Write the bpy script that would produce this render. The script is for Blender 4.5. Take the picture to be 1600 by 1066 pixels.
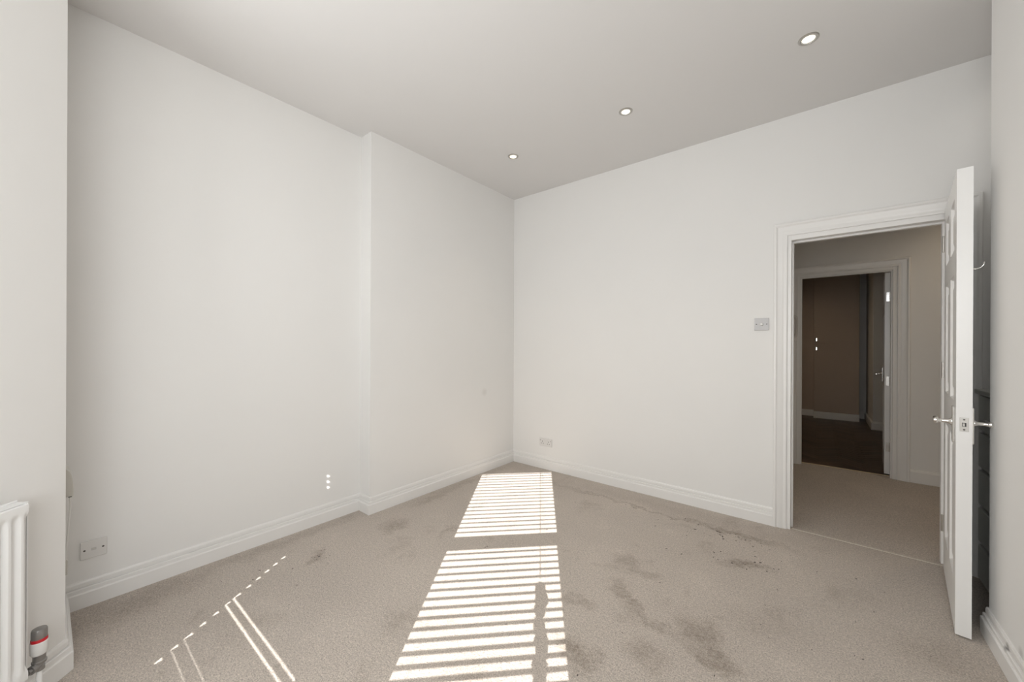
import bpy, bmesh, math, random
from mathutils import Vector, Matrix
random.seed(7)
for o in list(bpy.data.objects): bpy.data.objects.remove(o)
S = bpy.context.scene
COL = S.collection
R = math.radians

# ------------------------------------------------------------------ camera
cam = bpy.data.cameras.new('camera'); camo = bpy.data.objects.new('camera', cam); COL.objects.link(camo)
cam.sensor_width = 36; cam.sensor_fit = 'HORIZONTAL'
cam.lens = 593.16 / 1600 * 36
cam.shift_y = 6.86 / 1600
cam.clip_start = 0.02
camo.matrix_world = Matrix.Translation((0, 0, 1.23)) @ Matrix.Rotation(R(39.033), 4, 'Z') @ Matrix.Rotation(R(90 - .009), 4, 'X') @ Matrix.Rotation(R(.2469), 4, 'Z')
S.camera = camo
# ------------------------------------------------------------------ light
S.view_settings.view_transform = 'Standard'; S.view_settings.look = 'None'
S.view_settings.gamma = 1; S.view_settings.use_curve_mapping = False
S.view_settings.exposure = 0.0
w = bpy.data.worlds.new('sky'); S.world = w; w.use_nodes = True
bg = w.node_tree.nodes['Background']
bg.inputs[0].default_value = (.80, .90, 1.0, 1); bg.inputs[1].default_value = 1.2
SUN_H = Vector((-.5722, .82, 0)).normalized(); SUN_T = .60
sun = bpy.data.lights.new('sun', 'SUN'); so = bpy.data.objects.new('sun', sun); COL.objects.link(so)
sun.energy = 14; sun.angle = R(.16); sun.color = (1, .975, .945)
so.rotation_euler = Vector((SUN_H.x, SUN_H.y, -SUN_T)).to_track_quat('-Z', 'Y').to_euler()
so.location = (3, -4, 5)
def window_light(name, loc, nrm, sx, sy, power, col=(.975, .99, 1.0)):
    l = bpy.data.lights.new(name, 'AREA'); o = bpy.data.objects.new(name, l); COL.objects.link(o)
    l.shape = 'RECTANGLE'; l.size = sx; l.size_y = sy; l.energy = power; l.color = col
    o.location = loc; o.rotation_euler = Vector(nrm).to_track_quat('-Z', 'Z').to_euler()
    return o
Q = .70711
# daylight entering through the three blinds of the bay
window_light('daylight_centre', (-.81, -.775, 1.6), (0, 1, .12), .85, 1.6, 5.5)
window_light('daylight_side_left', (-1.735, -.355, 1.6), (Q, Q, 0), .62, 1.6, 16)
window_light('daylight_side_right', (.015, -.455, 1.4), (-Q, Q, 0), .64, 1.4, 22)

# ------------------------------------------------------------------ materials
def nodes(name):
    m = bpy.data.materials.new(name); m.use_nodes = True
    nt = m.node_tree; return m, nt, nt.nodes['Principled BSDF']
def N(nt, typ, **kw):
    n = nt.nodes.new(typ)
    for k, v in kw.items():
        if k in n.inputs.keys(): n.inputs[k].default_value = v
        else: setattr(n, k, v)
    return n
def plain(name, col, rough=.5, metal=0, spec=.5, bump=0, scale=200, var=0, spots=()):
    m, nt, b = nodes(name); L = nt.links.new
    b.inputs['Roughness'].default_value = rough; b.inputs['Metallic'].default_value = metal
    b.inputs['Specular IOR Level'].default_value = spec
    tc = N(nt, 'ShaderNodeTexCoord')
    geo = N(nt, 'ShaderNodeNewGeometry')
    out = None
    nz = N(nt, 'ShaderNodeTexNoise', Scale=scale if scale < 60 else 3.0, Detail=4.0)
    L(tc.outputs['Object'], nz.inputs['Vector'])
    mix = N(nt, 'ShaderNodeMixRGB')
    mix.inputs[1].default_value = (*[c * (1 - var) for c in col], 1); mix.inputs[2].default_value = (*[min(1, c * (1 + var)) for c in col], 1)
    L(nz.outputs['Fac'], mix.inputs[0]); out = mix.outputs[0]
    for (p, r, k, c) in spots:
        d = N(nt, 'ShaderNodeVectorMath', operation='DISTANCE'); d.inputs[1].default_value = p
        L(geo.outputs['Position'], d.inputs[0])
        mr = N(nt, 'ShaderNodeMapRange'); mr.inputs[1].default_value = r * .25; mr.inputs[2].default_value = r
        mr.inputs[3].default_value = k; mr.inputs[4].default_value = 0
        L(d.outputs['Value'], mr.inputs[0])
        mx = N(nt, 'ShaderNodeMixRGB'); mx.inputs[2].default_value = (*c, 1)
        L(mr.outputs[0], mx.inputs[0]); L(out, mx.inputs[1]); out = mx.outputs[0]
    L(out, b.inputs['Base Color'])
    if bump:
        n2 = N(nt, 'ShaderNodeTexNoise', Scale=scale, Detail=3.0); L(tc.outputs['Object'], n2.inputs['Vector'])
        bp = N(nt, 'ShaderNodeBump', Strength=bump, Distance=.002); L(n2.outputs['Fac'], bp.inputs['Height']); L(bp.outputs[0], b.inputs['Normal'])
    return m
M = {}
WALLC = (.85, .838, .815)
M['wall'] = plain('wall_paint', WALLC, .75, spec=.25, bump=.06, scale=300, var=.012)
M['wall_left'] = plain('wall_paint_marked', WALLC, .75, spec=.25, bump=.06, scale=300, var=.012, spots=[((-2.54, 2.709, .772), .045, .22, (.5, .46, .42))])
M['wall_right'] = plain('wall_paint_right', WALLC, .75, spec=.25, bump=.06, scale=300, var=.012, spots=[((.5645, 2.21, .13), .03, .4, (.3, .28, .26))])
M['ceil'] = plain('ceiling_paint', (.765, .75, .735), .85, spec=.2, bump=.05, scale=300, var=.01)
M['trim'] = plain('trim_gloss_white', (.86, .845, .82), .32, spec=.5, var=.01)
M['trim_right'] = plain('trim_gloss_scuffed', (.86, .845, .82), .32, spec=.5, var=.01, spots=[((.553, 2.30, .094), .022, .75, (.12, .11, .1))])
M['door'] = plain('door_gloss_white', (.88, .87, .85), .3, spec=.5, var=.006)
M['chrome'] = plain('chrome', (.82, .81, .79), .16, 1)
M['steel'] = plain('brushed_steel', (.55, .53, .5), .35, 1, var=.15, scale=40)
M['brass'] = plain('brass_bar', (.70, .58, .40), .35, 1)
M['dark'] = plain('dark_hole', (.03, .028, .025), .6)
M['plastic'] = plain('white_plastic', (.76, .745, .72), .35)
M['plastic_grey'] = plain('pale_grey_plastic', (.58, .57, .57), .4)
M['old_plastic'] = plain('aged_white_plastic', (.62, .60, .55), .5)
M['screw'] = plain('screw_cap', (.12, .11, .10), .4, .6)
M['red'] = plain('red_ring', (.55, .015, .025), .35)
M['valve_grey'] = plain('valve_grey', (.30, .29, .28), .32, .7)
M['rad'] = plain('radiator_enamel', (.87, .865, .85), .3, var=.006)
M['grey_paint'] = plain('drawer_paint', (.68, .69, .65), .5, var=.03)
M['cupboard'] = plain('cupboard_paint', (.52, .43, .36), .6, var=.03)
M['slat'] = plain('blind_slat_white', (.82, .81, .78), .45)
M['cord'] = plain('blind_cord', (.75, .73, .7), .8)
M['strip'] = plain('carpet_edge_strip', (.62, .57, .5), .6, var=.05)
M['fluff'] = plain('dark_fluff', (.09, .075, .065), .9)
# glass that lets the sun through
m, nt, b = nodes('window_glass'); nt.nodes.remove(b)
tr = N(nt, 'ShaderNodeBsdfTransparent'); gl = N(nt, 'ShaderNodeBsdfGlossy', Roughness=.02)
mx = N(nt, 'ShaderNodeMixShader'); mx.inputs[0].default_value = .07
nt.links.new(tr.outputs[0], mx.inputs[1]); nt.links.new(gl.outputs[0], mx.inputs[2])
nt.links.new(mx.outputs[0], nt.nodes['Material Output'].inputs[0]); M['glass'] = m
# lamp
m, nt, b = nodes('lamp_lens'); b.inputs['Base Color'].default_value = (1, .95, .85, 1)
b.inputs['Emission Color'].default_value = (1, .88, .66, 1); b.inputs['Emission Strength'].default_value = 2.2; M['lamp'] = m
# carpet
def carpet(name, base, marks=True):
    m, nt, b = nodes(name); L = nt.links.new
    geo = N(nt, 'ShaderNodeNewGeometry'); pos = geo.outputs['Position']
    b.inputs['Roughness'].default_value = .95; b.inputs['Specular IOR Level'].default_value = .1
    if 'Sheen Weight' in b.inputs: b.inputs['Sheen Weight'].default_value = .15
    fine = N(nt, 'ShaderNodeTexNoise', Scale=190.0, Detail=3.0, Roughness=.7); L(pos, fine.inputs['Vector'])
    fine2 = N(nt, 'ShaderNodeTexNoise', Scale=75.0, Detail=3.0); L(pos, fine2.inputs['Vector'])
    def rng(sock, a, c, lo, hi):
        r = N(nt, 'ShaderNodeMapRange'); r.inputs[1].default_value = a; r.inputs[2].default_value = c
        r.inputs[3].default_value = lo; r.inputs[4].default_value = hi; L(sock, r.inputs[0]); return r.outputs[0]
    def math_(op, a, c):
        n = N(nt, 'ShaderNodeMath', operation=op)
        for i, v in enumerate((a, c)):
            if isinstance(v, (int, float)): n.inputs[i].default_value = v
            else: L(v, n.inputs[i])
        return n.outputs[0]
    val = math_('MULTIPLY', rng(fine.outputs['Fac'], .3, .7, .56, 1.42), rng(fine2.outputs['Fac'], .3, .7, .90, 1.10))
    big = N(nt, 'ShaderNodeTexNoise', Scale=1.3, Detail=5.0, Roughness=.6); L(pos, big.inputs['Vector'])
    val = math_('MULTIPLY', val, rng(big.outputs['Fac'], .3, .7, .93, 1.07))
    if marks:
        # brushed pile: patches where the pile lies the other way
        wn = N(nt, 'ShaderNodeTexNoise', Scale=7.0, Detail=7.0, Roughness=.72); L(pos, wn.inputs['Vector'])
        wv = N(nt, 'ShaderNodeVectorMath', operation='MULTIPLY_ADD'); wv.inputs[1].default_value = (.34, .34, 0)
        sub = N(nt, 'ShaderNodeVectorMath', operation='SUBTRACT'); sub.inputs[1].default_value = (.5, .5, .5)
        L(wn.outputs['Color'], sub.inputs[0]); L(sub.outputs[0], wv.inputs[0]); L(pos, wv.inputs[2])
        warped = wv.outputs[0]; keep = None
        for (x, y, rx, ry, ang, k) in PATCHES:
            mp = N(nt, 'ShaderNodeMapping', vector_type='TEXTURE')
            mp.inputs['Location'].default_value = (x, y, 0); mp.inputs['Rotation'].default_value = (0, 0, R(ang)); mp.inputs['Scale'].default_value = (rx, ry, 1)
            L(warped, mp.inputs['Vector'])
            ln = N(nt, 'ShaderNodeVectorMath', operation='LENGTH'); L(mp.outputs[0], ln.inputs[0])
            q = rng(ln.outputs['Value'], .3, 1.25, 1 - 2.3 * k, 1)
            keep = q if keep is None else math_('MULTIPLY', keep, q)
        pn = N(nt, 'ShaderNodeTexNoise', Scale=3.2, Detail=8.0, Roughness=.68, Distortion=.5); L(pos, pn.inputs['Vector'])
        keep = math_('MULTIPLY', keep, rng(pn.outputs['Fac'], .56, .66, 1, .62))
        brk = N(nt, 'ShaderNodeTexNoise', Scale=42.0, Detail=5.0, Roughness=.75); L(pos, brk.inputs['Vector'])
        soil = math_('MULTIPLY', math_('SUBTRACT', 1.0, keep), rng(brk.outputs['Fac'], .36, .58, .4, 1.0))
        val = math_('MULTIPLY', val, rng(pn.outputs['Fac'], .34, .43, 1.06, 1))
    cm = N(nt, 'ShaderNodeMixRGB', blend_type='MULTIPLY'); cm.inputs[0].default_value = 1; cm.inputs[1].default_value = (*base, 1)
    cmb = N(nt, 'ShaderNodeCombineColor')
    for i in range(3): L(val, cmb.inputs[i])
    L(cmb.outputs[0], cm.inputs[2]); res = cm.outputs[0]
    if marks:
        dk = N(nt, 'ShaderNodeMixRGB', blend_type='MULTIPLY'); dk.inputs[2].default_value = (.49, .45, .40, 1)
        L(soil, dk.inputs[0]); L(res, dk.inputs[1]); res = dk.outputs[0]
    L(res, b.inputs['Base Color'])
    hb = math_('ADD', fine.outputs['Fac'], fine2.outputs['Fac'])
    bp = N(nt, 'ShaderNodeBump', Strength=.7, Distance=.006); L(hb, bp.inputs['Height']); L(bp.outputs[0], b.inputs['Normal'])
    return m
# x, y, radii, turn, strength of each brushed or soiled patch
PATCHES = [(-1.45, 2.86, .40, .022, 0, .22), (-.95, 2.86, .35, .02, 0, .34), (-.45, 2.86, .33, .05, 0, .34), (-.85, 2.98, .9, .09, 0, .10),
           (-.32, 2.50, .13, .05, 20, .34), (-.41, 1.76, .09, .10, 40, .30), (-.30, 1.67, .09, .05, 10, .32), (-.76, 1.35, .07, .10, 50, .34),
           (-.74, 1.78, .05, .16, 35, .26), (-.60, 1.72, .16, .03, -20, .24), (-.84, 2.12, .05, .10, 60, .22), (-.74, 2.06, .09, .03, 0, .2),
           (-1.91, 1.69, .04, .09, 20, .22), (-2.24, 1.50, .08, .12, 10, .26), (-2.40, 1.95, .05, .2, 5, .2), (-2.26, .99, .05, .10, 30, .26),
           (-2.5, .22, .12, .34, 0, .20), (-2.58, .9, .06, .7, 0, .14), (-2.46, 2.4, .06, .7, 0, .14), (-1.0, 1.0, .14, .1, 30, .14), (-.2, 2.0, .2, .12, 20, .10),
           (.35, 2.25, .2, .16, 30, .16), (-.1, 1.3, .3, .12, 15, .14), (-1.95, .6, .1, .04, 30, .12), (-.9, 1.62, .08, .05, 10, .22), (-.55, 1.5, .08, .1, 70, .22)]
CARPET = (.54, .475, .415)
M['carpet'] = carpet('carpet_beige', CARPET)
M['carpet_hall'] = carpet('carpet_hall', CARPET, False)
# parquet
m, nt, b = nodes('parquet_oak'); L = nt.links.new
geo = N(nt, 'ShaderNodeNewGeometry'); cr = N(nt, 'ShaderNodeValToRGB')
cr.color_ramp.elements[0].color = (.055, .032, .02, 1); cr.color_ramp.elements[1].color = (.12, .072, .045, 1)
L(geo.outputs['Random Per Island'], cr.inputs[0]); L(cr.outputs[0], b.inputs['Base Color']); b.inputs['Roughness'].default_value = .38; M['parquet'] = m

# ------------------------------------------------------------------ helpers
def link(name, bm, mat, parent=None, smooth=False, bevel=0, seg=2):
    me = bpy.data.meshes.new(name); bmesh.ops.recalc_face_normals(bm, faces=bm.faces); bm.to_mesh(me); bm.free()
    o = bpy.data.objects.new(name, me); COL.objects.link(o)
    me.materials.append(M[mat] if isinstance(mat, str) else mat)
    if smooth:
        for p in me.polygons: p.use_smooth = True
        me.set_sharp_from_angle(angle=R(smooth if smooth > 1 else 40))
    if bevel:
        md = o.modifiers.new('bevel', 'BEVEL'); md.width = bevel; md.segments = seg; md.limit_method = 'ANGLE'; md.harden_normals = False
    if parent: o.parent = parent
    return o
def struct(o): o['kind'] = 'structure'; return o
def empty(name, loc=(0, 0, 0), rz=0):
    o = bpy.data.objects.new(name, None); COL.objects.link(o); o.location = loc; o.rotation_euler = (0, 0, rz); o.empty_display_size = .1; return o
def tag(o, label, cat, group=None):
    o['label'] = label; o['category'] = cat
    if group: o['group'] = group
    return o
def box(bm, x0, x1, y0, y1, z0, z1, mat=None):
    g = bmesh.ops.create_cube(bm, size=1)
    T = Matrix.Translation(((x0 + x1) / 2, (y0 + y1) / 2, (z0 + z1) / 2)) @ Matrix.Diagonal((abs(x1 - x0), abs(y1 - y0), abs(z1 - z0), 1))
    bmesh.ops.transform(bm, matrix=(mat @ T) if mat else T, verts=g['verts']); return g['verts']
def boxes(*bs, mat=None):
    bm = bmesh.new()
    for q in bs: box(bm, *q, mat=mat)
    return bm
def prism(bm, pts, z0, z1):
    a = [bm.verts.new((x, y, z0)) for x, y in pts]; c = [bm.verts.new((x, y, z1)) for x, y in pts]; n = len(pts)
    bm.faces.new(a[::-1]); bm.faces.new(c)
    for i in range(n): bm.faces.new((a[i], a[(i + 1) % n], c[(i + 1) % n], c[i]))
def lathe(bm, prof, n=24, mat=None, cap=True):
    """prof: (radius, z) along +Z"""
    rings = []
    for r, z in prof:
        rings.append([bm.verts.new(((mat or Matrix()) @ Vector((r * math.cos(2 * math.pi * i / n), r * math.sin(2 * math.pi * i / n), z)))) for i in range(n)])
    for a, c in zip(rings, rings[1:]):
        for i in range(n): bm.faces.new((a[i], a[(i + 1) % n], c[(i + 1) % n], c[i]))
    if cap: bm.faces.new(rings[0][::-1]); bm.faces.new(rings[-1])
def tube(bm, pts, r, n=10, mat=None):
    pts = [Vector(p) for p in pts]; rs = r if isinstance(r, (list, tuple)) else [r] * len(pts); rings = []
    for i, p in enumerate(pts):
        d = (pts[min(i + 1, len(pts) - 1)] - pts[max(i - 1, 0)]).normalized()
        u = d.orthogonal().normalized() if not rings else (pu - d * pu.dot(d)).normalized(); pu = u; v = d.cross(u)
        ring = []
        for k in range(n):
            q = p + (u * math.cos(2 * math.pi * k / n) + v * math.sin(2 * math.pi * k / n)) * rs[i]
            ring.append(bm.verts.new((mat @ q) if mat else q))
        rings.append(ring)
    for a, c in zip(rings, rings[1:]):
        for k in range(n): bm.faces.new((a[k], a[(k + 1) % n], c[(k + 1) % n], c[k]))
    bm.faces.new(rings[0][::-1]); bm.faces.new(rings[-1])
def slab(bm, A, B, t, H, openings=()):
    """wall from A to B, room on the left; openings (s0,s1,z0,z1)"""
    A = Vector((*A, 0)); B = Vector((*B, 0)); e = (B - A).normalized(); Ln = (B - A).length
    out = Vector((e.y, -e.x, 0)); T = Matrix(((e.x, out.x, 0, A.x), (e.y, out.y, 0, A.y), (0, 0, 1, 0), (0, 0, 0, 1)))
    s = 0
    for (s0, s1, z0, z1) in openings:
        if s0 > s: box(bm, s, s0, 0, t, 0, H, T)
        if z0 > 0: box(bm, s0, s1, 0, t, 0, z0, T)
        if z1 < H: box(bm, s0, s1, 0, t, z1, H, T)
        s = s1
    if Ln > s: box(bm, s, Ln, 0, t, 0, H, T)
    return T
def sweep_floor(names, path, prof, mats, parent=None):
    """mitred skirting along a floor path, room on the left of travel; names[i] per segment; one object per distinct name"""
    P = [Vector(p) for p in path]; n = len(P)
    nr = [Vector((-(P[i + 1] - P[i]).normalized().y, (P[i + 1] - P[i]).normalized().x)) for i in range(n - 1)]
    off = []
    for i in range(n):
        if i == 0: off.append(nr[0])
        elif i == n - 1: off.append(nr[-1])
        else:
            mn = (nr[i - 1] + nr[i]); mn = mn / mn.dot(nr[i]) ; off.append(mn)
    groups = {}
    for i, nm in enumerate(names):
        if nm: groups.setdefault(nm, []).append(i)
    for nm, segs in groups.items():
        bm = bmesh.new()
        for i in segs:
            a = [bm.verts.new((*(P[i] + off[i] * d), z)) for d, z in prof]; c = [bm.verts.new((*(P[i + 1] + off[i + 1] * d), z)) for d, z in prof]
            k = len(prof)
            for j in range(k): bm.faces.new((a[j], a[(j + 1) % k], c[(j + 1) % k], c[j]))
            bm.faces.new(a); bm.faces.new(c[::-1])
        o = struct(link(nm, bm, mats.get(nm, 'trim')))
H = 2.784
YB, XL, XR, YS = 3.162, -2.54, -2.674, 1.497
NLX, NLY = -2.196, .0533
BY = -.814; BXL, BXR = -1.329, -.29; NRX = .576
XW, YW = .5645, 2.541; XA = 1.056
YH, TH = 4.98, .12          # hall's far wall, partition thickness

# ------------------------------------------------------------------ floors, ceilings
bm = bmesh.new(); prism(bm, [(XR, YB + .03), (XA + .05, YB + .03), (XA + .05, -.05), (NRX + .05, -.05), (BXR, BY - .02), (BXL, BY - .02), (NLX - .05, -.05), (XR, -.05)], -.06, 0)
floor = struct(link('floor', bm, 'carpet'))
floor_hall = struct(link('floor_hall', boxes((-.30, 2.2, YB + .03, YH + .09, -.06, -.001)), 'carpet_hall'))
floor_far = struct(link('floor_far_room', boxes((-1.7, 1.7, YH + .09, 9.4, -.08, -.013)), 'dark'))
# herringbone blocks of the far room, each block a raised piece
bm = bmesh.new()
bw, bl, gp = .07, .28, .0015
for i in range(-40, 60):
    for j in range(-14, 16):
        for k in (0, 1):
            ox = j * bl + (i * bw if True else 0); oy = i * bw - j * bl
            if k == 0: q = (ox, ox + bl, oy, oy + bw)
            else: q = (ox + bl, ox + bl + bw, oy + bw - bl, oy + bw)
            c, s_ = math.cos(R(45)), math.sin(R(45))
            mx_, my_ = (q[0] + q[1]) / 2, (q[2] + q[3]) / 2
            wx, wy = mx_ * c - my_ * s_, mx_ * s_ + my_ * c + 7.0
            if -1.2 < wx < 1.35 and YH - .05 < wy < 9.0:
                T = Matrix.Translation((0, 7.0, 0)) @ Matrix.Rotation(R(45), 4, 'Z')
                box(bm, q[0] + gp, q[1] - gp, q[2] + gp, q[3] - gp, -.014, -.003, T)
o = link('parquet_blocks', bm, 'parquet', floor_far); o['kind'] = 'stuff'
bm = bmesh.new(); prism(bm, [(-2.95, YB + .01), (-2.95, -.06), (NLX - .06, -.06), (BXL - .03, BY - .08), (BXR + .03, BY - .08), (NRX + .06, -.06), (1.3, -.06), (1.3, YB + .01)], H, H + .12)
struct(link('ceiling', bm, 'ceil'))
struct(link('ceiling_hall', boxes((-1.75, 2.3, YB + .01, 9.4, 2.70, 2.82)), 'ceil'))

# ------------------------------------------------------------------ walls
bm = bmesh.new()
prism(bm, [(XL, YB), (-2.95, YB), (-2.95, -.1), (NLX - .1414, NLY - .1414), (NLX, NLY), (XR, NLY), (XR, YS), (XL, YS)], 0, H)
struct(link('wall_left', bm, 'wall_left'))
bm = bmesh.new()
prism(bm, [(XA, YB), (XA, YW), (XW, YW), (XW, 1.1), (XA, 1.1), (XA, NLY), (NRX, NLY), (NRX + .1414, NLY - .1414), (1.3, -.1), (1.3, YB)], 0, H)
struct(link('wall_right', bm, 'wall_right'))
bm = bmesh.new(); slab(bm, (2.25, YB), (-2.95, YB), TH, H, [(2.25 - .597, 2.25 + .170, 0, 1.976)])
struct(link('wall_back', bm, 'wall'))
# bay: three walls with a sash window each.  s runs along the wall with the room on its left
BAY = []
def bay_wall(name, A, B, s0, s1, z0, z1):
    bm = bmesh.new(); T = slab(bm, A, B, .22, H, [(s0, s1, z0, z1)])
    struct(link(name, bm, 'wall')); BAY.append((T, s0, s1, z0, z1))
LF = math.hypot(NLX - BXL, NLY - BY); RF = math.hypot(NRX - BXR, NLY - BY)
# glass edges measured from the sun patch, carried to the glass plane
G = .06
ZS, ZR0, ZR1, ZT = .74, 1.70, 1.77, 2.525
rs0 = (-.2 - BXR) / Q + .016; rs1 = (.275 - BXR) / Q + .016
bay_wall('wall_bay_left', (NLX, NLY), (BXL, BY), LF - rs1 - G, LF - rs0 + G, ZS - .06, ZT + .06)
cs0 = (-1.233 - BXL) + .06; cs1 = (BXR - BXL) - .12
bay_wall('wall_bay_centre', (BXL, BY), (BXR, BY), cs0 - G, cs1 + G, ZS - .06, ZT + .06)
bay_wall('wall_bay_right', (BXR, BY), (NRX, NLY), rs0 - G, rs1 + G, ZS - .06, ZT + .06)
# hall
bm = bmesh.new(); slab(bm, (2.25, YH), (-1.7, YH), TH, 2.75, [(2.25 - .5576, 2.25 + .185, 0, 1.979)]); struct(link('wall_hall_far', bm, 'wall'))
struct(link('wall_hall_left', boxes((-.40, -.25, YB + TH, YH, 0, 2.75)), 'wall'))
struct(link('wall_hall_right', boxes((2.1, 2.25, YB + TH, YH, 0, 2.75)), 'wall'))
# far room
struct(link('wall_far_left', boxes((-1.75, -1.6, YH + TH, 9.2, 0, 2.75)), 'wall'))
struct(link('wall_far_back', boxes((-1.75, 1.75, 8.95, 9.1, 0, 2.75)), 'wall'))
struct(link('wall_far_right', boxes((1.6, 1.75, YH + TH, 7.75, 0, 2.75), (.615, 1.75, 7.75, 8.95, 0, 2.75)), 'wall'))

# ------------------------------------------------------------------ skirtings
PROF = [(0, 0), (.021, 0), (.021, .066), (.0185, .0705), (.0150, .0715), (.0150, .087), (.0125, .0895), (.0048, .0898), (.0048, .0940), (.0088, .0962), (.0082, .111), (.0052, .119), (0, .1204)]
path = [(-.246, YB), (XL, YB), (XL, YS), (XR, YS), (XR, NLY), (NLX, NLY), (BXL, BY), (BXR, BY), (NRX, NLY), (XA, NLY), (XA, 1.1), (XW, 1.1), (XW, YW), (XW + .088, YW)]
nm = ['baseboard_back', 'baseboard_left', 'baseboard_left', 'baseboard_left', 'baseboard_left', 'baseboard_bay', 'baseboard_bay', 'baseboard_bay', 'baseboard_front', 'baseboard_right', 'baseboard_right', 'baseboard_right', 'baseboard_right']
sweep_floor(nm, path, PROF, {'baseboard_right': 'trim_right'})
PROF2 = [(0, 0), (.018, 0), (.018, .098), (.014, .104), (.010, .106), (.008, .118), (0, .12)]
sweep_floor(['baseboard_hall'], [(2.1, YH), (.641, YH)], PROF2, {})
sweep_floor(['baseboard_far'], [(1.6, 7.75), (.615, 7.75)], PROF2, {})
sweep_floor(['baseboard_far_side'], [(.615, 7.732), (.615, 8.80)], PROF2, {})

# ------------------------------------------------------------------ door linings and architraves
ARCH = [(0, 0), (0, .020), (.004, .0235), (.014, .0235), (.020, .0185), (.024, .0165), (.046, .0150), (.051, .0115), (.060, .0105), (.066, .0125), (.071, .0115), (.076, .007), (.076, 0)]
def architrave(name, x0, x1, zt, y, wl, wr, wt, side=-1):
    bm = bmesh.new(); rings = []
    for leg in range(4):
        ring = []
        for wv, dp in ARCH:
            f = wv / .076
            x = x0 + f * wl if leg < 2 else x1 - f * wr
            z = 0 if leg in (0, 3) else zt - f * wt
            ring.append(bm.verts.new((x, y + side * dp, z)))
        rings.append(ring)
    k = len(ARCH)
    for a, c in zip(rings, rings[1:]):
        for j in range(k): bm.faces.new((a[j], a[(j + 1) % k], c[(j + 1) % k], c[j]))
    bm.faces.new(rings[0]); bm.faces.new(rings[-1])
    return struct(link(name, bm, 'trim', smooth=35))
architrave('trim_1', -.246, .673, 2.060, YB, .076, .076, .084)
architrave('trim_2', -.2495, .641, 2.056, YH, .0645, .0834, .077)
def lining(name, x0, x1, zt, xi0, xi1, zi, y0, y1, stop):
    b = [(x0, xi0, y0, y1, 0, zt), (xi1, x1, y0, y1, 0, zt), (xi0, xi1, y0, y1, zi, zt)]
    s0, s1 = stop
    b += [(xi0, xi0 + .012, s0, s1, 0, zi), (xi1 - .012, xi1, s0, s1, 0, zi), (xi0 + .012, xi1 - .012, s0, s1, zi - .012, zi)]
    return struct(link(name, boxes(*b), 'trim', bevel=.0015))
lining('trim_3', -.170, .597, 1.976, -.150, .550, 1.944, YB - .002, YB + TH + .004, (YB + .05, YB + .08))
lining('trim_4', -.185, .5576, 1.979, -.157, .527, 1.950, YH - .002, YH + TH + .004, (YH + .01, YH + .04))
# carpet joint strips
struct(link('trim_5', boxes((-.141, .550, YB + .018, YB + .034, 0, .003)), 'strip', bevel=.001))
struct(link('trim_6', boxes((-.157, .527, YH + .085, YH + .098, -.001, .005)), 'brass', bevel=.0015))

# ------------------------------------------------------------------ panelled door leaves
def leaf_parts(root, W, Hh, T, back):
    """leaf in local x 0..W (hinge at 0), y 0..T, z 0..Hh"""
    st, mu = .105, .095
    rails = [(0, .205), (.820, .985), (1.545, 1.655), (1.885, Hh)]
    cols = [(st, W / 2 - mu / 2), (W / 2 + mu / 2, W - st)]
    bs = [(0, st, 0, T, 0, Hh), (W - st, W, 0, T, 0, Hh)]
    for z0, z1 in rails: bs.append((st, W - st, 0, T, z0, z1))
    for (a, c), (d, e) in zip(rails, rails[1:]): bs.append((W / 2 - mu / 2, W / 2 + mu / 2, 0, T, c, d))
    fr = link('door_frame', boxes(*bs), 'door', root)
    for (a, c), (d, e) in zip(rails, rails[1:]):
        for x0, x1 in cols:
            bm = bmesh.new()
            # moulded recess and raised field on both faces
            prof = [(0, 0), (.009, .013), (.020, .0155), (.026, .015), (.054, .005), (.060, .0045)]
            for face in (0, 1):
                loops = []
                for ins, dep in prof:
                    y = dep if face == 0 else T - dep
                    loops.append([bm.verts.new(v) for v in ((x0 + ins, y, c + ins), (x1 - ins, y, c + ins), (x1 - ins, y, d - ins), (x0 + ins, y, d - ins))])
                for p, q in zip(loops, loops[1:]):
                    for k in range(4): bm.faces.new((p[k], p[(k + 1) % 4], q[(k + 1) % 4], q[k]))
                bm.faces.new(loops[-1])
            link('panel', bm, 'door', root)
    return fr
def lever(root, x, z, yface, sgn, toward):
    """long backplate and lever on the face y=yface pointing sgn in y, lever running toward +-x"""
    bm = boxes((x - .020, x + .020, yface, yface + sgn * .008, z - .088, z + .068))
    h = link('handle', bm, 'chrome', root, bevel=.003)
    h['label'] = 'chrome lever handle on long plate'
    T = Matrix.Translation((x, yface + sgn * .006, z)) @ Matrix.Rotation(R(-90 * sgn), 4, 'X')
    bm = bmesh.new()
    lathe(bm, [(.0165, 0), (.0165, .004), (.0115, .008), (.0085, .014), (.0075, .034), (.009, .040), (.012, .044), (.0125, .050), (.010, .056), (.004, .058)], 20, T)
    yc = yface + sgn * .052
    tube(bm, [(x, yc, z), (x + toward * .02, yc, z + .001), (x + toward * .05, yc, z + .002), (x + toward * .085, yc, z), (x + toward * .098, yc, z - .001), (x + toward * .104, yc, z - .001)], [.0085, .0075, .0065, .0072, .0085, .005], 12)
    link('lever', bm, 'chrome', h, smooth=40)
    return h
door1 = empty('door_1'); struct(door1)
tip = Vector((.452, 2.451)); d = Vector((.121, .9927)).normalized(); W1 = .700
hinge = tip + d * W1
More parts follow.
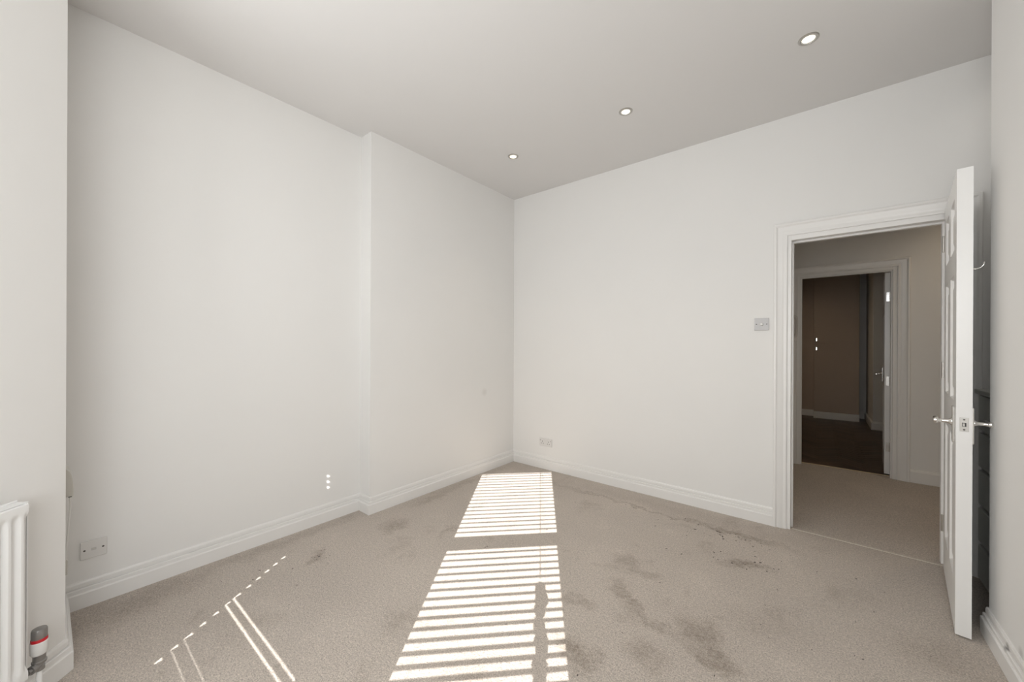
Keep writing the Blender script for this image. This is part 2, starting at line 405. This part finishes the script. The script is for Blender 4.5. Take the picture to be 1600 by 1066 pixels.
# local x from hinge to tip, local y = thickness towards +X side
ex = -d; ey = Vector((.9927, -.121)).normalized()
door1.matrix_world = Matrix(((ex.x, ey.x, 0, hinge.x), (ex.y, ey.y, 0, hinge.y), (0, 0, 1, .008), (0, 0, 0, 1)))
T1 = .0456
leaf_parts(door1, W1, 1.981, T1, 0)
lever(door1, W1 - .058, .897, 0, -1, -1); lever(door1, W1 - .058, .897, T1, 1, -1)
lp = link('latch_plate', boxes((W1 - .0005, W1 + .0012, T1 / 2 - .0125, T1 / 2 + .0125, .866, .924)), 'steel', door1, bevel=.0006)
link('latch_hole', boxes((W1 + .0008, W1 + .0016, T1 / 2 - .006, T1 / 2 + .006, .887, .903)), 'dark', lp)
bm = boxes((W1 + .0016, W1 + .0075, T1 / 2 - .0045, T1 / 2 + .0015, .889, .901)); link('latch_bolt', bm, 'steel', lp)
bm = bmesh.new()
for zz in (.874, .916): lathe(bm, [(.0035, 0), (.0035, .0008)], 12, Matrix.Translation((W1 + .001, T1 / 2, zz)) @ Matrix.Rotation(R(90), 4, 'Y'))
link('screw', bm, 'screw', lp)
for zz in (.2, 1.05, 1.75):
    bm = bmesh.new(); lathe(bm, [(.006, 0), (.006, .09)], 12, Matrix.Translation((-.003, -.004, zz))); box(bm, -.002, .0, 0, .03, zz, zz + .09)
    link('hinge', bm, 'steel', door1, smooth=40)
# coat hook on the breast side of the leaf
hk = link('coat_hook', boxes((W1 - .125, W1 - .107, T1, T1 + .004, 1.55, 1.60)), 'chrome', door1, bevel=.0015); hk['label'] = 'small curved chrome hook'
bm = bmesh.new()
tube(bm, [(W1 - .116, T1 + .003, 1.566), (W1 - .116, T1 + .016, 1.563), (W1 - .116, T1 + .029, 1.567), (W1 - .116, T1 + .037, 1.577), (W1 - .116, T1 + .040, 1.588), (W1 - .116, T1 + .0405, 1.593)], [.004, .004, .004, .0045, .006, .003], 12)
link('hook_arm', bm, 'chrome', hk, smooth=50)
# second door, standing open into the far room
door2 = empty('door_2'); struct(door2)
W2 = .680; hg = Vector((.5255, YH + TH + .008)); fr_ = Vector((.577, YH + TH + .008 + .678)) - hg
ex = fr_.normalized(); ey = Vector((ex.y, -ex.x))
# far-room leaf: its hall-lit hinge edge faces the camera
off = hg - ey * .0400
door2.matrix_world = Matrix(((ex.x, ey.x, 0, off.x), (ex.y, ey.y, 0, off.y), (0, 0, 1, .010), (0, 0, 0, 1)))
leaf_parts(door2, W2, 1.935, .040, 0)
lever(door2, W2 - .06, .93, 0, -1, -1)
for zz, ml in ((.215, 'steel'), (.85, 'steel'), (1.66, 'chrome')):
    bm = bmesh.new(); box(bm, -.0015, 0, .012, .038, zz, zz + .085)
    for k in range(3): lathe(bm, [(.005, 0), (.006, .002), (.006, .024), (.005, .026)], 10, Matrix.Translation((-.004, .038, zz + k * .0285)))
    link('hinge', bm, ml, door2, smooth=40)

# ------------------------------------------------------------------ windows and blinds of the bay
PITCH = .0392
def sash_window(idx, T, s0, s1, z0, z1):
    root = empty('window_%d' % idx); struct(root); root.matrix_world = T
    # local: x along wall, y outwards (0 = room face), z up
    b = [(s0, s0 + .02, .06, .21, z0, z1), (s1 - .02, s1, .06, .21, z0, z1), (s0 + .02, s1 - .02, .06, .21, z1 - .02, z1), (s0 + .02, s1 - .02, .06, .21, z0, z0 + .02)]
    link('window_frame', boxes(*b), 'trim', root, bevel=.002)
    def sash(y, a, c, top, bot):
        x0, x1 = s0 + .02, s1 - .02; st = .04
        f = link('sash', boxes((x0, x0 + st, y, y + .035, a, c), (x1 - st, x1, y, y + .035, a, c), (x0 + st, x1 - st, y, y + .035, c - top, c), (x0 + st, x1 - st, y, y + .035, a, a + bot)), 'trim', root, bevel=.003)
        link('pane', boxes((x0 + st - .003, x1 - st + .003, y + .015, y + .019, a + bot - .003, c - top + .003)), 'glass', f)
    sash(.075, z0 + .02, ZR1 - .012, .045, .04)     # lower, inner
    sash(.115, ZR0 + .012, z1 - .02, .04, .045)     # upper, outer
    link('window_sill', boxes((s0 - .05, s1 + .05, -.035, .075, z0 - .03, z0)), 'trim', root, bevel=.006)
    return root
def blind(T, s0, s1, z0, z1, label, tilt_fn, notch=None):
    root = empty('venetian_blind'); root.matrix_world = T
    tag(root, label, 'blind', 'white venetian blinds in the bay windows')
    a, c = s0 + .006, s1 - .006
    link('head_rail', boxes((a, c, .006, .056, z1 - .045, z1 - .002)), 'slat', root, bevel=.003)
    yc = .030; sw = .046; Ls = c - a
    def slat_mesh(nt_):
        bm = bmesh.new(); n = 4; tk = .0022
        xs = [(-Ls / 2, Ls / 2)] if not nt_ else [(-Ls / 2 + nt_, Ls / 2), (-Ls / 2, -Ls / 2 + nt_)]
        for q, (x0, x1) in enumerate(xs):
            lim = sw / 2 if q == 0 else 0.001
            lo = -sw / 2
            up_, dn = [], []
            for k in range(n + 1):
                t = lo + (lim - lo) * k / n; cr_ = .0022 * (1 - (2 * t / sw) ** 2)
                up_.append((t, cr_ + tk / 2)); dn.append((t, cr_ - tk / 2))
            ring = up_ + dn[::-1]
            A = [bm.verts.new((x0, y, z)) for y, z in ring]; B = [bm.verts.new((x1, y, z)) for y, z in ring]; m_ = len(ring)
            for k in range(m_): bm.faces.new((A[k], A[(k + 1) % m_], B[(k + 1) % m_], B[k]))
            bm.faces.new(A[::-1]); bm.faces.new(B)
        return bm
    first = {}; z = z0 + .035; i = 0
    while z < z1 - .06:
        k = notch(z) if notch else 0
        if k not in first:
            o = link('slat', slat_mesh(k), 'slat', root); first[k] = o
        else:
            o = first[k].copy(); COL.objects.link(o); o.parent = root
        o.location = ((a + c) / 2, yc, z); o.rotation_euler = (tilt_fn(i, z), 0, 0)
        z += PITCH; i += 1
    link('bottom_rail', boxes((a, c, yc - .023, yc + .023, z0 + .004, z0 + .018)), 'slat', root, bevel=.003)
    for f in (.16, .84):
        bm = bmesh.new()
        x = a + (c - a) * f
        for y in (yc - .024, yc + .024): tube(bm, [(x, y, z0 + .01), (x, y, z1 - .04)], .0008, 6)
        link('ladder_cord', bm, 'cord', root)
    return root
TILT = math.atan(SUN_T)
# outwards is local +y: an open slat lets the sun slip between, so its outer edge is raised
def open_tilt(i, z): return TILT - R(9.5 + 8 * max(0, min(1, (1.75 - z) / .8)))
def closed_tilt(i, z):
    if abs(z - 1.012) < .0196: return R(16)
    if abs(z - .872) < .0196: return R(5)
    return -R(12)
for i, (T, s0, s1, z0, z1) in enumerate(BAY): sash_window(i + 1, T, s0, s1, z0, z1)
blind(*BAY[0], 'closed white slatted blind in the bay window above the radiator', lambda i, z: -R(24))
blind(*BAY[1], 'nearly closed white slatted blind in the middle bay window', closed_tilt, lambda z: .042 if .82 < z < 1.3 else (.032 if 1.745 < z < 1.862 else 0))
rb = blind(*BAY[2], 'open white slatted blind throwing the striped sunlight on the carpet', open_tilt)
# added beaded column standing in for a tripod's shadow in the sun patch
T, s0, s1, z0, z1 = BAY[2]
bm = bmesh.new(); xc = s1 - G - .085
zz = 1.39; n = 0
while zz > z0 + .1:
    lathe(bm, [(.012, 0), (.028 + .006 * math.sin(n * 2.1), .012), (.026 + .006 * math.sin(n * 1.3), .04), (.012, .055)], 12, Matrix.Translation((xc + .006 * math.sin(n * 1.7), -.03, zz - .055)))
    zz -= .048; n += 1
tube(bm, [(xc, -.03, 1.41), (xc, -.012, 1.9), (xc, .004, z1 - .03)], .0025, 8)
link('added_shadow_caster', bm, 'cord', rb, smooth=50)

# ------------------------------------------------------------------ radiator on the bay's left wall
Nn = Vector((NLX, NLY, 0))
Tb = Matrix(((Q, Q, 0, NLX), (-Q, Q, 0, NLY), (0, 0, 1, 0), (0, 0, 0, 1)))     # x along wall from the nib, y into the room
rad = empty('radiator'); rad.matrix_world = Tb
tag(rad, 'white fluted panel radiator under the bay window', 'radiator')
r0, r1, rz0, rz1, fo = .204, .964, .145, .716, .098
bm = bmesh.new(); pitch = .0333; nf = int((r1 - r0 - .02) / pitch); sub = 10; ns = nf * sub; nz = 30
x0 = r0 + .010
def sm(t): t = max(0, min(1, t)); return t * t * (3 - 2 * t)
grid = []
zs = [0, .004, .012, .022, .030, .036, .042, .050, .060] + [.06 + (rz1 - rz0 - .12) * k / 8 for k in range(1, 8)] + [rz1 - rz0 - q for q in (.060, .050, .042, .036, .030, .022, .012, .004, 0)]
for zi in zs:
    row = []
    e = min(zi, rz1 - rz0 - zi); env = sm((e - .026) / .024); rim = -.004 * (1 - sm(e / .006))
    for k in range(ns + 1):
        t = (k % sub) / sub; g = .5 - .5 * math.cos(2 * math.pi * t)
        g = sm((g - .1) / .8)
        row.append(bm.verts.new((x0 + (r1 - .01 - x0) * k / ns, fo + rim - .009 * env * (1 - g), rz0 + zi)))
    grid.append(row)
for a, c in zip(grid, grid[1:]):
    for k in range(ns): bm.faces.new((a[k], a[k + 1], c[k + 1], c[k]))
# close the panel at its sides and back
bk = fo - .020
L0 = [v for v in (r[0] for r in grid)]; L1 = [r[-1] for r in grid]
bl_ = [bm.verts.new((r0 + .010, bk, v.co.z)) for v in L0]; br_ = [bm.verts.new((r1 - .01, bk, v.co.z)) for v in L1]
for a, c, p, q in zip(L0, L0[1:], bl_, bl_[1:]): bm.faces.new((a, c, q, p))
for a, c, p, q in zip(L1, L1[1:], br_, br_[1:]): bm.faces.new((c, a, p, q))
link('front_panel', bm, 'rad', rad, smooth=28)
link('top_cover', boxes((r0 - .006, r1, fo - .050, fo - .016, rz1 - .006, rz1 - .001)), 'rad', rad, bevel=.001)
bm = boxes((r0 - .008, r1, fo - .058, fo - .050, rz0 + .005, rz1 + .004), (r0 - .008, r0 - .004, fo - .05, fo - .020, rz0 + .01, rz1 - .006), (r1 - .003, r1, fo - .05, fo - .010, rz0 + .01, rz1 - .006))
link('back_panel', bm, 'rad', rad, bevel=.002)
for q in (r0 + .12, r1 - .16): link('wall_bracket', boxes((q, q + .04, 0, fo - .052, rz0 + .05, rz1 - .05)), 'rad', rad)
vx, vy = .161, .076
vb = bmesh.new()
lathe(vb, [(.011, .135), (.013, .137), (.013, .150), (.010, .152), (.010, .158), (.0165, .160), (.0175, .163), (.0175, .168), (.0150, .170), (.0150, .186), (.0165, .189), (.0165, .193)], 28, Matrix.Translation((vx, vy, 0)))
lathe(vb, [(.0105, 0), (.0105, .012), (.0135, .013), (.0135, .026), (.009, .027), (.009, .034)], 20, Matrix.Translation((vx, vy, .152)) @ Matrix.Rotation(R(90), 4, 'Y'))
vbody = link('radiator_valve', vb, 'valve_grey', rad, smooth=35); vbody['label'] = 'grey thermostatic valve with white collar and red band'
bm = bmesh.new(); lathe(bm, [(.0165, .190), (.0205, .196), (.0208, .214), (.0212, .232), (.0198, .234)], 32, Matrix.Translation((vx, vy, 0))); link('valve_collar', bm, 'plastic', vbody, smooth=35)
bm = bmesh.new(); lathe(bm, [(.0190, .232), (.0192, .243), (.0186, .244)], 32, Matrix.Translation((vx, vy, 0))); link('red_band', bm, 'red', vbody, smooth=35)
bm = bmesh.new(); n = 32
rr = []
for r, z in [(.0178, .240), (.0188, .247), (.0188, .268), (.0165, .274), (.008, .2755)]:
    rr.append([bm.verts.new((vx + (r - (.0009 if (i % 4 == 0 and r > .018) else 0)) * math.cos(2 * math.pi * i / n), vy + (r - (.0009 if (i % 4 == 0 and r > .018) else 0)) * math.sin(2 * math.pi * i / n), z)) for i in range(n)])
for a, c in zip(rr, rr[1:]):
    for i in range(n): bm.faces.new((a[i], a[(i + 1) % n], c[(i + 1) % n], c[i]))
bm.faces.new(rr[-1]); link('valve_cap', bm, 'valve_grey', vbody, smooth=35)
bm = bmesh.new(); lathe(bm, [(.0075, 0), (.0075, .137)], 20, Matrix.Translation((vx, vy, 0))); link('feed_pipe', bm, 'rad', rad, smooth=40)

# ------------------------------------------------------------------ wall plates
def plate_root(name, loc, rz, label, cat):
    r = empty(name, loc, rz); return tag(r, label, cat)
def rounded_plate(root, w, h, t, mat, name='face_plate'):
    return link(name, boxes((-w / 2, w / 2, -t, 0, -h / 2, h / 2)), mat, root, bevel=.003, seg=3)
# local: x right, -y into room, z up.   dimmer on the back wall
sw = plate_root('light_switch', (-.316, YB, 1.385), 0, 'square pale grey dimmer switch plate beside the doorway', 'light switch')
fp = rounded_plate(sw, .086, .086, .009, 'plastic_grey')
bm = bmesh.new(); lathe(bm, [(.0105, 0), (.0105, .003), (.0095, .012), (.008, .014)], 24, Matrix.Translation((0, -.009, 0)) @ Matrix.Rotation(R(90), 4, 'X')); link('dimmer_knob', bm, 'plastic', sw, smooth=35)
for x in (-.0302, .0302):
    bm = bmesh.new(); lathe(bm, [(.0042, 0), (.0042, .0006)], 14, Matrix.Translation((x, -.009, 0)) @ Matrix.Rotation(R(90), 4, 'X')); link('screw', bm, 'screw', sw)
# double socket on the back wall
sk = plate_root('power_socket', (-2.122, YB, .262), 0, 'white double power socket low on the wall near the corner', 'socket')
rounded_plate(sk, .146, .078, .009, 'plastic')
for gx in (-.036, .036):
    for (x, z, wx, wz) in ((0, .008, .005, .010), (-.011, -.012, .008, .005), (.011, -.012, .008, .005)):
        link('pin_slot', boxes((gx + x - wx / 2, gx + x + wx / 2, -.0096, -.0085, z - wz / 2, z + wz / 2)), 'dark', sk)
    link('rocker', boxes((gx * .42 - .006, gx * .42 + .006, -.0125, -.008, .012, .030)), 'plastic', sk, bevel=.0015)
for x in (-.062, .062):
    bm = bmesh.new(); lathe(bm, [(.0035, 0), (.0035, .0006)], 14, Matrix.Translation((x, -.009, .018)) @ Matrix.Rotation(R(90), 4, 'X')); link('screw', bm, 'screw', sk)
# telephone plate in the recess, on the left wall
ph = plate_root('telephone_socket', (XR, .152, .259), R(90), 'white telephone outlet plate with small centre slot in the recess', 'socket')
rounded_plate(ph, .086, .083, .008, 'plastic')
link('jack', boxes((-.008, .008, -.0090, -.0075, -.006, .006)), 'plastic_grey', ph, bevel=.0005)
link('jack_slot', boxes((-.006, .006, -.0094, -.0085, -.0035, .004)), 'old_plastic', ph)
for x in (-.030, .030):
    bm = bmesh.new(); lathe(bm, [(.0042, 0), (.0042, .0006)], 14, Matrix.Translation((x, -.008, 0)) @ Matrix.Rotation(R(90), 4, 'X')); link('screw', bm, 'screw', ph)
# domed cable box on the back of the bay nib
cb = plate_root('cable_box', (-2.49, NLY, .587), R(180), 'beige domed cable box with lead on the hidden side of the bay wall end', 'cable box')
bm = bmesh.new(); wv = .05; pts = [(0, 0), (-.027, 0), (-.027, .03)] + [(-.027 * math.cos(R(a)) ** .8, .03 + .088 * math.sin(R(a))) for a in (15, 30, 45, 60, 75)] + [(0, .119)]
A = [bm.verts.new((-wv, y, z)) for y, z in pts]; B = [bm.verts.new((wv, y, z)) for y, z in pts]
for k in range(len(pts)): bm.faces.new((A[k], A[(k + 1) % len(pts)], B[(k + 1) % len(pts)], B[k]))
bm.faces.new(A[::-1]); bm.faces.new(B); link('cover', bm, 'old_plastic', cb, bevel=.002)
link('cable_slot', boxes((-.046, -.02, -.023, -.013, -.004, .001)), 'dark', cb)
bm = bmesh.new(); tube(bm, [(-.033, -.018, 0), (-.034, -.019, -.05), (-.035, -.014, -.12), (-.036, -.0095, -.2), (-.036, -.008, -.27)], .0028, 8); link('cable', bm, 'plastic', cb, smooth=60)
link('cable_clip', boxes((-.05, -.02, -.012, 0, -.325, -.265)), 'old_plastic', cb, bevel=.002)

# ------------------------------------------------------------------ downlights
DL = [(-.0495, 2.4267, H, 7, 'warm lit recessed downlight closest to the doorway'), (-1.0047, 2.4267, H, 7, 'warm lit recessed downlight in the middle of the ceiling row'),
      (-1.9638, 2.4267, H, 7, 'warm lit recessed downlight closest to the room corner'),
      (.85, 2.86, H, 2.0, 'added out-of-view downlight brightening the alcove over the drawers'),  # added unseen lamp, lifts the dark alcove behind the door
      (1.35, 4.50, 2.70, 20, 'added out-of-view warm downlight brightening the hallway'), (-.55, 7.2, 2.70, 20, 'added out-of-view downlight brightening the parquet room')]  # both added out of view to brighten the hall and the parquet room
for x, y_, z_, pw, lab in DL:
    t = empty('downlight', (x, y_, z_)); tag(t, lab, 'downlight', 'recessed ceiling downlights')
    bm = bmesh.new(); lathe(bm, [(.0435, 0), (.0435, -.0025), (.040, -.005), (.0335, -.0045), (.0320, -.0005)], 40, cap=False)
    link('bezel', bm, 'steel', t, smooth=40)
    bm = bmesh.new(); lathe(bm, [(.0255, -.0012), (.0275, -.0035), (.0315, -.0035), (.0325, -.0012)], 40, cap=False)
    link('inner_ring', bm, 'chrome', t, smooth=40)
    bm = bmesh.new(); lathe(bm, [(.0262, -.0005), (.0262, -.002), (.018, -.0035), (.006, -.0042)], 32)
    link('lens', bm, 'lamp', t, smooth=40)
    l = bpy.data.lights.new('downlight_beam', 'SPOT'); l.energy = pw; l.spot_size = R(85 if z_ == H and x < .5 else 150); l.spot_blend = 1; l.color = (1, .95, .88) if x == .85 else (1, .86, .68) if z_ == H else (1, .80, .56); l.shadow_soft_size = .02
    lo = bpy.data.objects.new('downlight_beam', l); COL.objects.link(lo); lo.parent = t; lo.location = (0, 0, -.012)

# ------------------------------------------------------------------ drawer unit in the alcove behind the door
du = empty('chest_of_drawers', (.655, 2.575, 0)); tag(du, 'tall grey chest of drawers tucked in the alcove behind the open door', 'drawers')
dw, dd, dh = .555, .385, .985
link('carcass', boxes((.020, dd, 0, dw, 0, dh)), 'grey_paint', du)
link('top', boxes((-.012, dd, -.005, dw + .006, dh, dh + .024)), 'grey_paint', du, bevel=.004)
for k in range(5):
    z0 = .012 + k * .1965
    dr = link('drawer', boxes((0, .020, .006, dw - .006, z0, z0 + .178)), 'grey_paint', du, bevel=.004)

# ------------------------------------------------------------------ hall: entry phone
ep = empty('entry_phone', (-.25, 4.87, 1.43)); tag(ep, 'white entry phone handset hung on the hallway wall', 'entry phone')
link('base', boxes((0, .024, -.05, .05, -.105, .115)), 'plastic', ep, bevel=.006)
bm = bmesh.new()
tube(bm, [(.034, 0, .108), (.044, 0, .112), (.060, 0, .100), (.066, 0, .06), (.066, 0, 0), (.064, 0, -.05), (.058, 0, -.085), (.044, 0, -.100), (.030, 0, -.095)], [.012, .015, .014, .011, .0105, .011, .014, .016, .012], 14)
link('handset', bm, 'plastic', ep, smooth=60)
bm = bmesh.new(); tube(bm, [(.040 + .012 * math.sin(t * .35), .008, -.108 - .002 * 0 - .06 * math.sin(math.pi * t / 40)) if False else (.02 + .03 * math.sin(math.pi * t / 40), .02 * math.cos(math.pi * t / 40), -.10 - .05 * math.sin(math.pi * t / 40)) for t in range(0, 41, 2)], .0022, 6)
link('cord', bm, 'plastic', ep, smooth=60)

# ------------------------------------------------------------------ far room: cupboard
cp = empty('cupboard', (-.08, 8.40, 0)); tag(cp, 'tall two-door built-in cupboard at the end of the dark parquet room', 'cupboard')
link('carcass', boxes((0, .585, .02, .54, 0, 2.70)), 'cupboard', cp)
ud = link('door', boxes((.006, .579, 0, .02, 1.288, 2.45)), 'cupboard', cp, bevel=.002)
ld = link('door', boxes((.006, .579, 0, .02, .125, 1.280)), 'cupboard', cp, bevel=.002)
for dz, par in ((1.35, ud), (1.195, ld)):
    link('knob', boxes((.026, .046, -.018, 0, dz - .028, dz + .028)), 'chrome', par, bevel=.004)
link('plinth', boxes((-.002, .587, -.012, .02, 0, .115)), 'trim', cp, bevel=.003)
sp = empty('side_panel', (-.085, 8.60, 0)); tag(sp, 'plain cream cupboard panel left of the two-door cupboard', 'cupboard')
link('panel', boxes((-1.0, 0, 0, .3, .11, 2.70)), 'cupboard', sp)
link('plinth', boxes((-1.0, 0, -.012, .3, 0, .11)), 'trim', sp, bevel=.003)
fp = struct(link('baseboard_far_recess', boxes((.505, .615, 8.80, 8.815, 0, .12)), 'trim'))
struct(link('wall_far_recess', boxes((.505, .615, 8.815, 8.95, 0, 2.70)), 'wall'))

# ------------------------------------------------------------------ bits of dark fluff on the carpet
bm = bmesh.new()
def bit(x, y, s):
    a = random.uniform(0, 6.28); T = Matrix.Translation((x, y, s * .25)) @ Matrix.Rotation(a, 4, 'Z') @ Matrix.Diagonal((s * random.uniform(.8, 2.6), s * random.uniform(.5, .9), s * .4, 1))
    bmesh.ops.create_icosphere(bm, subdivisions=1, radius=.5, matrix=T)
for k in range(38): bit(random.gauss(-.45, .22), min(3.1, random.gauss(2.78, .06)), random.uniform(.004, .010))
for k in range(22): bit(random.gauss(-.32, .07), random.gauss(2.5, .05), random.uniform(.004, .011))
for k in range(60): bit(random.uniform(-1.7, .35), random.uniform(1.25, 2.9), random.uniform(.003, .008))
for k in range(14): bit(random.gauss(-2.27, .06), random.gauss(1.0, .09), random.uniform(.003, .008))
for k in range(16): bit(random.uniform(-2.45, -1.7), random.uniform(.4, 2.2), random.uniform(.003, .007))
o = link('carpet_fluff', bm, 'fluff'); o['kind'] = 'stuff'; tag(o, 'tiny dark bits of fluff scattered on the beige carpet', 'fluff')
